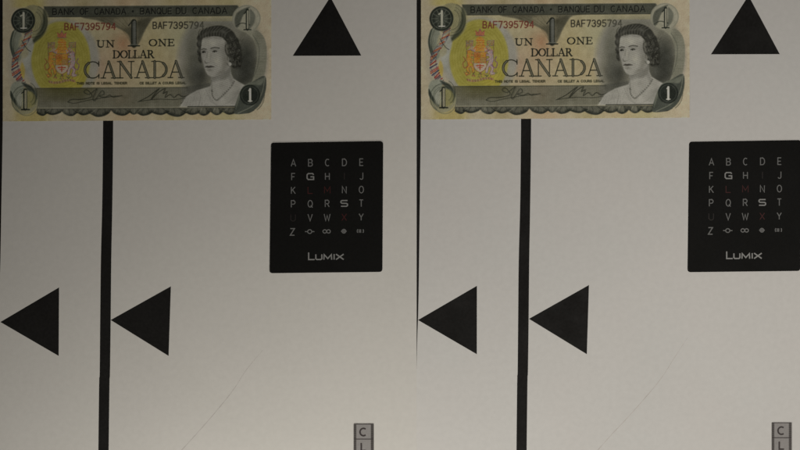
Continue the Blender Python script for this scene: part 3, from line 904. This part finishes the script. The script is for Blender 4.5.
    line([(662, 28.6), (669, 28.6)], 1.1, (50, 54, 49), 1.0)
    # bottom right ornament
    poly(smooth([(683, 75), (684, 88), (679, 102), (669, 111), (655, 113), (652, 110), (655, 99), (661, 86), (672, 80)], 4), (70, 74, 68), 1.0, 1.0, part=7)
    poly(smooth([(682, 77), (679, 84), (670, 84), (660, 92), (654, 108), (656, 96), (663, 84), (673, 80)], 4), (104, 107, 96), 0.7, 1.6)
    line(smooth([(683, 76), (680, 92), (672, 104), (656, 112)], 5, False), 0.9, (108, 110, 99), 0.7)
    ell(668, 94, 10.2, 10.4, (46, 50, 46), 1.0, 0.9, part=7)
    ell(668, 94, 8.2, 8.4, (72, 76, 70), 0.7, 0.7, ring=0.7)
    line([(668.2, 88), (668.2, 100)], 2.2, (158, 158, 145), 1.0)
    line([(666.4, 100), (670, 100)], 1.0, (158, 158, 145), 1.0)
    line([(666.8, 89.4), (668, 88)], 1.0, (158, 158, 145), 1.0)


paint_note()
_soft = IMG.copy()
_soft[1:-1, 1:-1] = (IMG[1:-1, 1:-1] * 20 + (IMG[:-2, 1:-1] + IMG[2:, 1:-1] + IMG[1:-1, :-2] + IMG[1:-1, 2:]) * 2
                     + IMG[:-2, :-2] + IMG[2:, 2:] + IMG[:-2, 2:] + IMG[2:, :-2]) / 32
_n = rng.randn(NY // 2 + 2, NX // 2 + 2)
_n = np.kron(_n, np.ones((2, 2)))[:NY, :NX] + 0.6 * rng.randn(NY, NX)
_n2 = np.kron(rng.randn(NY // 9 + 2, NX // 9 + 2), np.ones((9, 9)))[:NY, :NX]
for _k in range(3):
    _n2[4:-4, 4:-4] = (_n2[:-8, 4:-4] + _n2[8:, 4:-4] + _n2[4:-4, :-8] + _n2[4:-4, 8:] + _n2[4:-4, 4:-4]) / 5
_soft = _soft + (2.0 * _n + 4 * _n2)[..., None]
_g = _soft.mean(-1, keepdims=True)
_keep = np.isin(PART, (8, 9, 11, 15))[..., None]
_soft = _g + (_soft - _g) * np.where(_keep, 0.90, 0.82)
_soft = 100 + (_soft - 100) * 1.2 - 4
_bl = _soft.copy()
for _k in range(3):
    _bl[1:-1, 1:-1] = (_bl[1:-1, 1:-1] + _bl[:-2, 1:-1] + _bl[2:, 1:-1] + _bl[1:-1, :-2] + _bl[1:-1, 2:]) / 5
_soft = np.clip(_soft + (_soft - _bl) * 0.45, 22, 190)
ALB = np.clip(lin(_soft) / 0.30 * 0.72, 0, 0.8)
PART[0, :] = 0

PART_NAMES = {0: 'paper_border', 1: 'title_banner', 2: 'signature_band', 3: 'scalloped_border', 4: 'numeral_medallion',
              5: 'numeral_medallion', 6: 'numeral_medallion', 7: 'numeral_medallion', 8: 'oval_ground', 9: 'coat_of_arms',
              10: 'scroll_ornament', 11: 'helix_ornament', 12: 'large_numeral', 13: 'denomination_lettering', 14: 'country_lettering',
              15: 'serial_number', 16: 'serial_number', 17: 'portrait', 18: 'hatched_crescent'}
PART_LABELS = {4: 'dark round medallion with pale numeral at top left corner', 5: 'pale scroll with outlined numeral at bottom left corner',
               6: 'pale disc with leaf and numeral at top right corner', 7: 'dark leaf shape with pale numeral at bottom right corner',
               15: 'red serial number', 16: 'black serial number', 17: 'engraved bust of a woman with dark curled hair and a necklace'}
NC = ((X0 + X1) / 2, (Y0 + Y1) / 2)
SLOPE = -0.0068


def note_z(x, y):
    u = (x - X0) / (X1 - X0); v = (y - Y0) / (Y1 - Y0)
    return (0.00022 + 0.00016 * np.sin(u * 5.2 + .6) * (0.6 + 0.4 * np.cos(v * 2)) + 0.00035 * np.exp(-((1 - u) / .04) ** 1.0) * v
            + 0.0002 * np.exp(-(u / .05)) * (1 - v))


def build_note(label):
    root = thing('banknote', P(NC[0], NC[1]), label, 'banknote', 'banknotes lying on the test charts')
    yd = GY + SLOPE * (GX - NC[0])
    VX = (GX - NC[0]) * S
    VY = -(yd - NC[1]) * S
    VZ = note_z(GX, GY)
    cells = PART[:-1, :-1]
    idx = np.arange(NY * NX).reshape(NY, NX)
    # clockwise rows run downwards: order so that the normal points up
    Q = np.stack([idx[1:, :-1], idx[1:, 1:], idx[:-1, 1:], idx[:-1, :-1]], -1)
    allco = np.stack([VX, VY, VZ], -1).reshape(-1, 3)
    colr = np.concatenate([ALB.reshape(-1, 3), np.ones((NY * NX, 1))], 1)
    for pid in sorted(PART_NAMES):
        qs = Q[cells == pid]
        if len(qs) == 0:
            continue
        used, inv = np.unique(qs.reshape(-1), return_inverse=True)
        me = bpy.data.meshes.new(PART_NAMES[pid])
        nf = len(qs)
        me.vertices.add(len(used))
        me.vertices.foreach_set('co', allco[used].astype(np.float32).ravel())
        me.loops.add(nf * 4)
        me.loops.foreach_set('vertex_index', inv.astype(np.int32).ravel())
        me.polygons.add(nf)
        me.polygons.foreach_set('loop_start', np.arange(0, nf * 4, 4, dtype=np.int32))
        me.polygons.foreach_set('loop_total', np.full(nf, 4, dtype=np.int32))
        me.polygons.foreach_set('use_smooth', np.ones(nf, dtype=bool))
        me.update(calc_edges=True)
        at = me.color_attributes.new('ink', 'FLOAT_COLOR', 'POINT')
        at.data.foreach_set('color', colr[used].astype(np.float32).ravel())
        me.validate()
        o = link(PART_NAMES[pid], me, M_NOTE, root)
        if pid in PART_LABELS:
            o['label'] = PART_LABELS[pid]
    # reverse side and paper edge: 0.1 mm below the printed face
    st = 24
    cxs = np.linspace(X0, X1, st); cys = np.linspace(Y0, Y1, 12)
    vs = []
    for y in cys:
        for x in cxs:
            vs.append(((x - NC[0]) * S, -(y + SLOPE * (x - NC[0]) - NC[1]) * S, float(note_z(x, y)) - 0.00011))
    fs = []
    for j in range(11):
        for i in range(st - 1):
            a = j * st + i
            fs.append((a, a + 1, a + st + 1, a + st))
    top = len(vs)
    rim = [j * st for j in range(12)] + [11 * st + i for i in range(1, st)] + [j * st + st - 1 for j in range(10, -1, -1)] + [i for i in range(st - 2, 0, -1)]
    for r in rim:
        v = vs[r]
        vs.append((v[0], v[1], v[2] + 0.00010))
    nr = len(rim)
    for i in range(nr):
        fs.append((rim[i], rim[(i + 1) % nr], top + (i + 1) % nr, top + i))
    link('reverse_side', mesh_from('reverse_side', vs, fs), M_NOTE_BACK, root)
    return root


# ------------------------------------------------------------------ table
tb = slab('table', [(-0.75, -0.5), (0.75, -0.5), (0.75, 0.5), (-0.75, 0.5)], -0.03, 0.0)
t = link('table', tb, M_TABLE)
t['kind'] = 'structure'

# ------------------------------------------------------------------ the two charts
TH = 0.00022
Z_R = 0.0004           # top of the right sheet
Z_L = 0.00062          # top of the left sheet where it laps over the right one


def sheet(name, x0, x1, zf):
    """paper sheet with real thickness, gently following zf(x, y)"""
    nx, ny = 60, 40
    xs = np.linspace(x0, x1, nx); ys = np.linspace(-45, 495, ny)
    vs = []
    for dz in (0, -TH):
        for y in ys:
            for x in xs:
                v = P(x, y, zf(x, y) + dz)
                vs.append((v.x, v.y, v.z))
    N = nx * ny
    fs = []
    for j in range(ny - 1):
        for i in range(nx - 1):
            a = j * nx + i
            fs.append((a + nx, a + nx + 1, a + 1, a))
            fs.append((N + a, N + a + 1, N + a + nx + 1, N + a + nx))
    rim = [i for i in range(nx)] + [j * nx + nx - 1 for j in range(1, ny)] + [(ny - 1) * nx + i for i in range(nx - 2, -1, -1)] + [j * nx for j in range(ny - 2, 0, -1)]
    n = len(rim)
    for i in range(n):
        a, b = rim[i], rim[(i + 1) % n]
        fs.append((a, b, N + b, N + a))
    return mesh_from(name, vs, fs)


def z_right(x, y):
    return Z_R


def z_left(x, y):
    t = min(1.0, max(0.0, (x - 386) / 22.0))
    return Z_R + (Z_L - Z_R) * (t * t * (3 - 2 * t))


def printed(name, outline, zf, parent, loc, mat=M_INK, label=None):
    """flat print on a sheet: outline in board units, subdivided strip when long"""
    pts = [P(x, y) - loc for x, y in outline]
    z = zf(*outline[0]) + 0.00004
    vs = [(p.x, p.y, z) for p in pts]
    n = len(vs)
    ar = sum(vs[i][0] * vs[(i + 1) % n][1] - vs[(i + 1) % n][0] * vs[i][1] for i in range(n))
    f = tuple(range(n)) if ar > 0 else tuple(reversed(range(n)))
    o = link(name, mesh_from(name, vs, [f]), mat, parent)
    if label:
        o['label'] = label
    return o


def wobble(L, R, n=4):
    Ls = smooth(L, n, False); Rs = smooth(R, n, False)
    return Ls + Rs[::-1]


def scratch(pts, w, zf, parent, loc):
    pts = smooth(pts, 8, False)
    vs, fs = [], []
    n = len(pts)
    L = []
    for i, (x, y) in enumerate(pts):
        a = pts[max(0, i - 1)]; b = pts[min(n - 1, i + 1)]
        d = Vector((b[0] - a[0], b[1] - a[1])).normalized()
        ww = w * (0.72 + .28 * math.sin(i * 1.7)) * min(1, 0.25 + i / n * 1.5) / 2
        L.append((x - d.y * ww, y + d.x * ww)); L.append((x + d.y * ww, y - d.x * ww))
    for x, y in L:
        v = P(x, y) - loc
        vs.append((v.x, v.y, zf(x, y) + 0.00004))
    fs = [(2 * i, 2 * i + 1, 2 * i + 3, 2 * i + 2) for i in range(n - 1)]
    link('scratch', mesh_from('scratch', vs, fs), M_SCRATCH, parent)


def chart(x0, x1, zf, tri, bars, scr, label, paper):
    loc = P((x0 + x1) / 2, 225)
    root = thing('test_chart', loc, label, 'test chart', 'white test charts laid side by side')
    me = sheet('paper_sheet', x0, x1, zf)
    for v in me.vertices:
        v.co.x -= loc.x; v.co.y -= loc.y
    link('paper_sheet', me, paper, root)
    for (pts, lab) in tri:
        printed('printed_triangle', pts, zf, root, loc, label=lab)
    for (pts, lab) in bars:
        printed('printed_bar', pts, zf, root, loc, label=lab)
    scratch(scr, 0.85, zf, root, loc)
    return root


TL = ('black triangle pointing up', 'black triangle pointing left from the middle of the sheet', 'black triangle pointing left at the left edge')
chart(416.9 - 8, 960, z_right,
      [([(748.4, -4.3), (710.8, 54.4), (779.6, 54.2)], TL[0]),
       ([(528.9, 318.8), (588.9, 285), (586.8, 354.2)], TL[1]),
       ([(418.0, 320), (476.9, 285.8), (476.8, 354.2)], TL[2])],
      [(wobble([(522, -40), (521.0, 119), (520.2, 200), (518.7, 260), (518.1, 320), (517.6, 372), (517.1, 384), (516.0, 490)],
               [(532, -40), (531.1, 119), (530.2, 200), (529.2, 260), (528.6, 320), (527.9, 372), (527.4, 384), (526.2, 490)]), 'long black bar down the sheet'),
       (wobble([(411.3, -40), (411, 110), (410, 200), (409.4, 320), (409.2, 490)],
               [(421.0, -40), (420.8, 110), (419.8, 200), (418.5, 300), (417.2, 342), (416.0, 400), (414, 490)]), 'black bar along the left edge')],
      [(687.6, 337.5), (676, 355), (659, 381), (632, 412.6), (612, 434), (596, 452)],
      'right white test chart with black bar and triangles, partly covered by its neighbour', M_PAPER_COOL)
chart(-60, 416.6, z_left,
      [([(330.4, -3.0), (292.8, 55.9), (361.3, 55.7)], TL[0]),
       ([(110.8, 320), (171, 286.3), (168.7, 355.9)], TL[1]),
       ([(0.5, 322), (59.2, 287.4), (58.8, 355.9)], TL[2])],
      [(wobble([(104, -40), (103.2, 121), (102.4, 200), (101.0, 260), (100.3, 320), (99.8, 374), (99.2, 386), (98.0, 490)],
               [(114, -40), (113.3, 121), (112.5, 200), (111.4, 260), (110.8, 320), (110.1, 374), (109.6, 386), (108.3, 490)]), 'long black bar down the sheet'),
       (wobble([(-7, -40), (-7, 110), (-8, 200), (-9, 300), (-9, 490)],
               [(3.6, -40), (3.0, 110), (1.6, 200), (.5, 262), (-.6, 300), (-3, 490)]), 'black bar along the left edge')],
      [(263, 350), (247, 369), (234, 389), (219, 408), (200, 430), (180, 452)],
      'left white test chart with black bar and triangles, lapped over the right chart', M_PAPER)

# ------------------------------------------------------------------ banknotes
noteR = build_note('brighter one dollar note at the top of the right chart, just right of the seam')
noteR.location = P(*NC, Z_R)
noteL = copy_thing(noteR, P(NC[0] - 418.0, NC[1] + 1.9, Z_R), 'dimmer one dollar note in the upper left corner, on the left chart')


# ------------------------------------------------------------------ black letter cards
WIDE = {
    'G': (1.0, [[(.98, .78), (.84, .98), (.2, .98), (.02, .78), (.02, .22), (.2, .02), (.98, .02), (.98, .46), (.52, .46)]]),
    'S': (1.0, [[(.98, .96), (.16, .96), (.02, .84), (.02, .64), (.16, .52), (.84, .5), (.98, .38), (.98, .16), (.84, .04), (.02, .04)]]),
    'L': (.9, [[(.06, 1), (.06, .04), (.9, .04)]]),
    'U': (1.0, [[(.06, 1), (.06, .2), (.2, .05), (.8, .05), (.94, .2), (.94, 1)]]),
    'M': (1.2, [[(.06, 0), (.1, .94), (.6, .2), (1.1, .94), (1.14, 0)]]),
    'I': (.2, [[(.1, 0), (.1, 1)]]),
    'X': (1.1, [[(0, 0), (1.1, 1)], [(0, 1), (1.1, 0)]]),
}


def letter_mesh(name, strokes, cx, cy, w, h, gw, lw, f, z):
    """strokes in glyph space centred on (cx, cy); f maps board units to local metres"""
    vs, fs = [], []
    for k, st in enumerate(strokes):
        closed = len(st) > 3 and abs(st[0][0] - st[-1][0]) < 1e-6 and abs(st[0][1] - st[-1][1]) < 1e-6
        pts = [(cx + (px / gw - .5) * w, cy - (py - .5) * h) for px, py in st]
        if closed:
            pts = pts[:-1]
        rv, rf = ribbon(pts, lw, closed)
        b = len(vs)
        for x, y in rv:
            q = f(x, y)
            vs.append((q[0], q[1], z + k * 0.00001))
        fs += [tuple(b + i for i in ff) for ff in rf]
    me = mesh_from(name, vs, fs)
    return me


CARD = [(689.0, 141.9), (800.9, 140.2), (800.1, 270.9), (687.4, 272.2)]
CC = (744, 206.5)


def build_card(label):
    root = thing('letter_card', P(CC[0], CC[1]), label, 'card', 'black letter cards on the test charts')
    loc = P(CC[0], CC[1])
    f = lambda x, y: ((P(x, y) - loc).x, (P(x, y) - loc).y)
    out = rounded([f(*c) for c in CARD], 3.2 * S)
    body = slab('card_body', out, 0.0, 0.0006)
    b = link('card_body', body, M_CARD, root)
    bv = b.modifiers.new('edge', 'BEVEL'); bv.width = 0.00015; bv.segments = 2; bv.limit_method = 'ANGLE'
    ZT = 0.00064
    cols = [711.0, 728.0, 745.0, 762.0, 779.0]
    rows = [161.6, 175.4, 189.0, 202.6, 216.4]
    rowtxt = ['ABCDE', 'FGHIJ', 'KLMNO', 'PQRST', 'UVWXY']
    for r, s in enumerate(rowtxt):
        for c, ch in enumerate(s):
            x = cols[c] - .0055 * (rows[r] - 200); y = rows[r] - .0145 * (cols[c] - 745) * .75
            if ch in 'GS':
                me = letter_mesh('letter', WIDE[ch][1], x, y, 6.8, 6.2, WIDE[ch][0], 1.2, f, ZT); m = M_CARD_LOGO
            elif ch in 'LIMUX':
                gw = SANS[ch][0]
                me = letter_mesh('letter', SANS[ch][1], x, y, {'I': 1, 'M': 5.6}.get(ch, 4.6), 6.6, gw, 0.88, f, ZT)
                m = M_CARD_DIM if ch in 'IU' else M_CARD_RED
            else:
                gw = SANS[ch][0]
                me = letter_mesh('letter', SANS[ch][1], x, y, gw * 6.4, 6.7, gw, 0.88, f, ZT); m = M_CARD_TXT
            link('letter', me, m, root)
    # last row: Z and four small drive-mode symbols
    y0 = 230.4
    link('letter', letter_mesh('letter', SANS['Z'][1], 710.2, y0 + .5, 4.2, 6.6, .6, 1.0, f, ZT), M_CARD_TXT, root)
    ring = arc(.5, .5, .5, .5, 0, 360, 15)
    half = arc(.5, .5, .5, .5, -70, 70, 8)
    sym = [
        (727.5, [(ring, 4.2, 3.8), ([(0, .5), (1, .5)], None, -3.4), ([(0, .5), (1, .5)], None, 3.4)]),
        (744.4, [(ring, 3.6, 3.4, -1.9), (ring, 3.6, 3.4, 1.9)]),
        (761.6, [(ring, 3.8, 3.8), ([(0, .5), (1, .5)], 5.6, 1), ([(.5, 0), (.5, 1)], 1, 3.8)]),
        (778.4, [(half, 1.6, 3.6, 2.0), ([(.5, 0), (.5, 1)], 1, 3.4, 0), ([(.5, 0), (.5, 1)], 1, 3.4, -1.4), (arc(.5, .5, .5, .5, 110, 250, 8), 1.6, 3.6, -2.6)]),
    ]
    for i, (x, parts) in enumerate(sym):
        vs, fs = [], []
        y = y0 - .0145 * (x - 745) * .75
        for k, pr in enumerate(parts):
            st = pr[0]
            if pr[1] is None:
                w, h, dx = 2.6, 1, pr[2]
            else:
                w, h = pr[1], pr[2]
                dx = pr[3] if len(pr) > 3 else 0
            closed = st[0] == st[-1] or (abs(st[0][0] - st[-1][0]) < 1e-6 and abs(st[0][1] - st[-1][1]) < 1e-6)
            pts = [(x + dx + (px - .5) * w, y + (py - .5) * h) for px, py in (st[:-1] if closed else st)]
            rv, rf = ribbon(pts, 0.9, closed)
            b0 = len(vs)
            vs += [(*f(a, b), ZT + k * .00001) for a, b in rv]
            fs += [tuple(b0 + q for q in ff) for ff in rf]
        link('symbol', mesh_from('symbol', vs, fs), M_CARD_TXT, root)
    # wordmark
    spec = [('L', 726.0, 6.4, 7.4), ('U', 733.2, 6.8, 5.4), ('M', 741.2, 8.6, 5.4), ('I', 751.3, 1.2, 5.4), ('X', 753.8, 7.6, 5.4)]
    for ch, x, w, h in spec:
        me = letter_mesh('logo_letter', WIDE[ch][1], x + w / 2, 258.6 - h / 2 - .0109 * (x - 745), w, h, WIDE[ch][0], 1.25, f, ZT)
        link('logo_letter', me, M_CARD_LOGO, root)
    return root


cardR = build_card('black letter card with rounded corners on the right chart, reaching the right edge')
cardR.location = P(*CC, Z_R + 0.00002)
cardL = copy_thing(cardR, P(CC[0] - 417.7, CC[1] + 1.0, Z_R + 0.00002), 'black letter card with rounded corners on the left chart, left of the seam')


# ------------------------------------------------------------------ grey letter strips at the lower edge
SC = (781.4, 440)


def build_strip(label):
    root = thing('letter_strip', P(*SC), label, 'strip', 'grey letter strips at the lower edge')
    loc = P(*SC)
    f = lambda x, y: ((P(x, y) - loc).x, (P(x, y) - loc).y)
    x0, x1, yt, yb = 771.5, 791.5, 422.2, 486
    g = lambda a, b, c, d: [f(a, c), f(b, c), f(b, d), f(a, d)]
    link('strip_body', slab('strip_body', g(x0 + 2.6, x1 - 2.9, yt, yb), 0, 0.0004), M_STRIP, root)
    link('edge_margin', slab('edge_margin', g(x0, x0 + 2.6, yt + .3, yb), 0, 0.0004), M_STRIP_DK, root)
    link('edge_margin', slab('edge_margin', g(x1 - 2.9, x1, yt + .3, yb), 0, 0.0004), M_STRIP_DK, root)
    link('separator_line', slab('separator_line', g(x0 + .3, x1 - .3, 437.1, 438.0), 0.0004, 0.00045), M_STRIP_INK, root)
    link('separator_line', slab('separator_line', g(x0 + .3, x1 - .3, yt, yt + .8), 0.0004, 0.00045), M_STRIP_INK, root)
    for a, b in ((x0 + .2, x0 + 2.3), (x1 - 3.0, x1 - .2)):
        vs, fs = [], []
        k = 0
        y = yt + 1.6
        while y < yb - 1:
            q = g(a, b, y, y + .55)
            n = len(vs)
            vs += [(p[0], p[1], 0.00044) for p in q]
            fs.append((n + 3, n + 2, n + 1, n))
            y += 1.25
        o = link('tick_marks', mesh_from('tick_marks', vs, fs), M_STRIP_INK, root)
        o['kind'] = 'stuff'
    link('letter', letter_mesh('letter', SANS['C'][1], 781.0, 430.5, 6.6, 7.4, .64, 1.6, f, 0.00045), M_STRIP_INK, root)
    link('letter', letter_mesh('letter', SANS['L'][1], 781.4, 445.2, 4.8, 7.6, .52, 1.6, f, 0.00045), M_STRIP_INK, root)
    return root


st = build_strip('grey strip lettered C and L at the bottom of the right chart')
st.location = P(*SC, Z_R + 0.00002)
copy_thing(st, P(SC[0] - 417.7, SC[1] + 1.4, Z_R + 0.00002), 'grey strip lettered C and L at the bottom of the left chart, beside the seam')
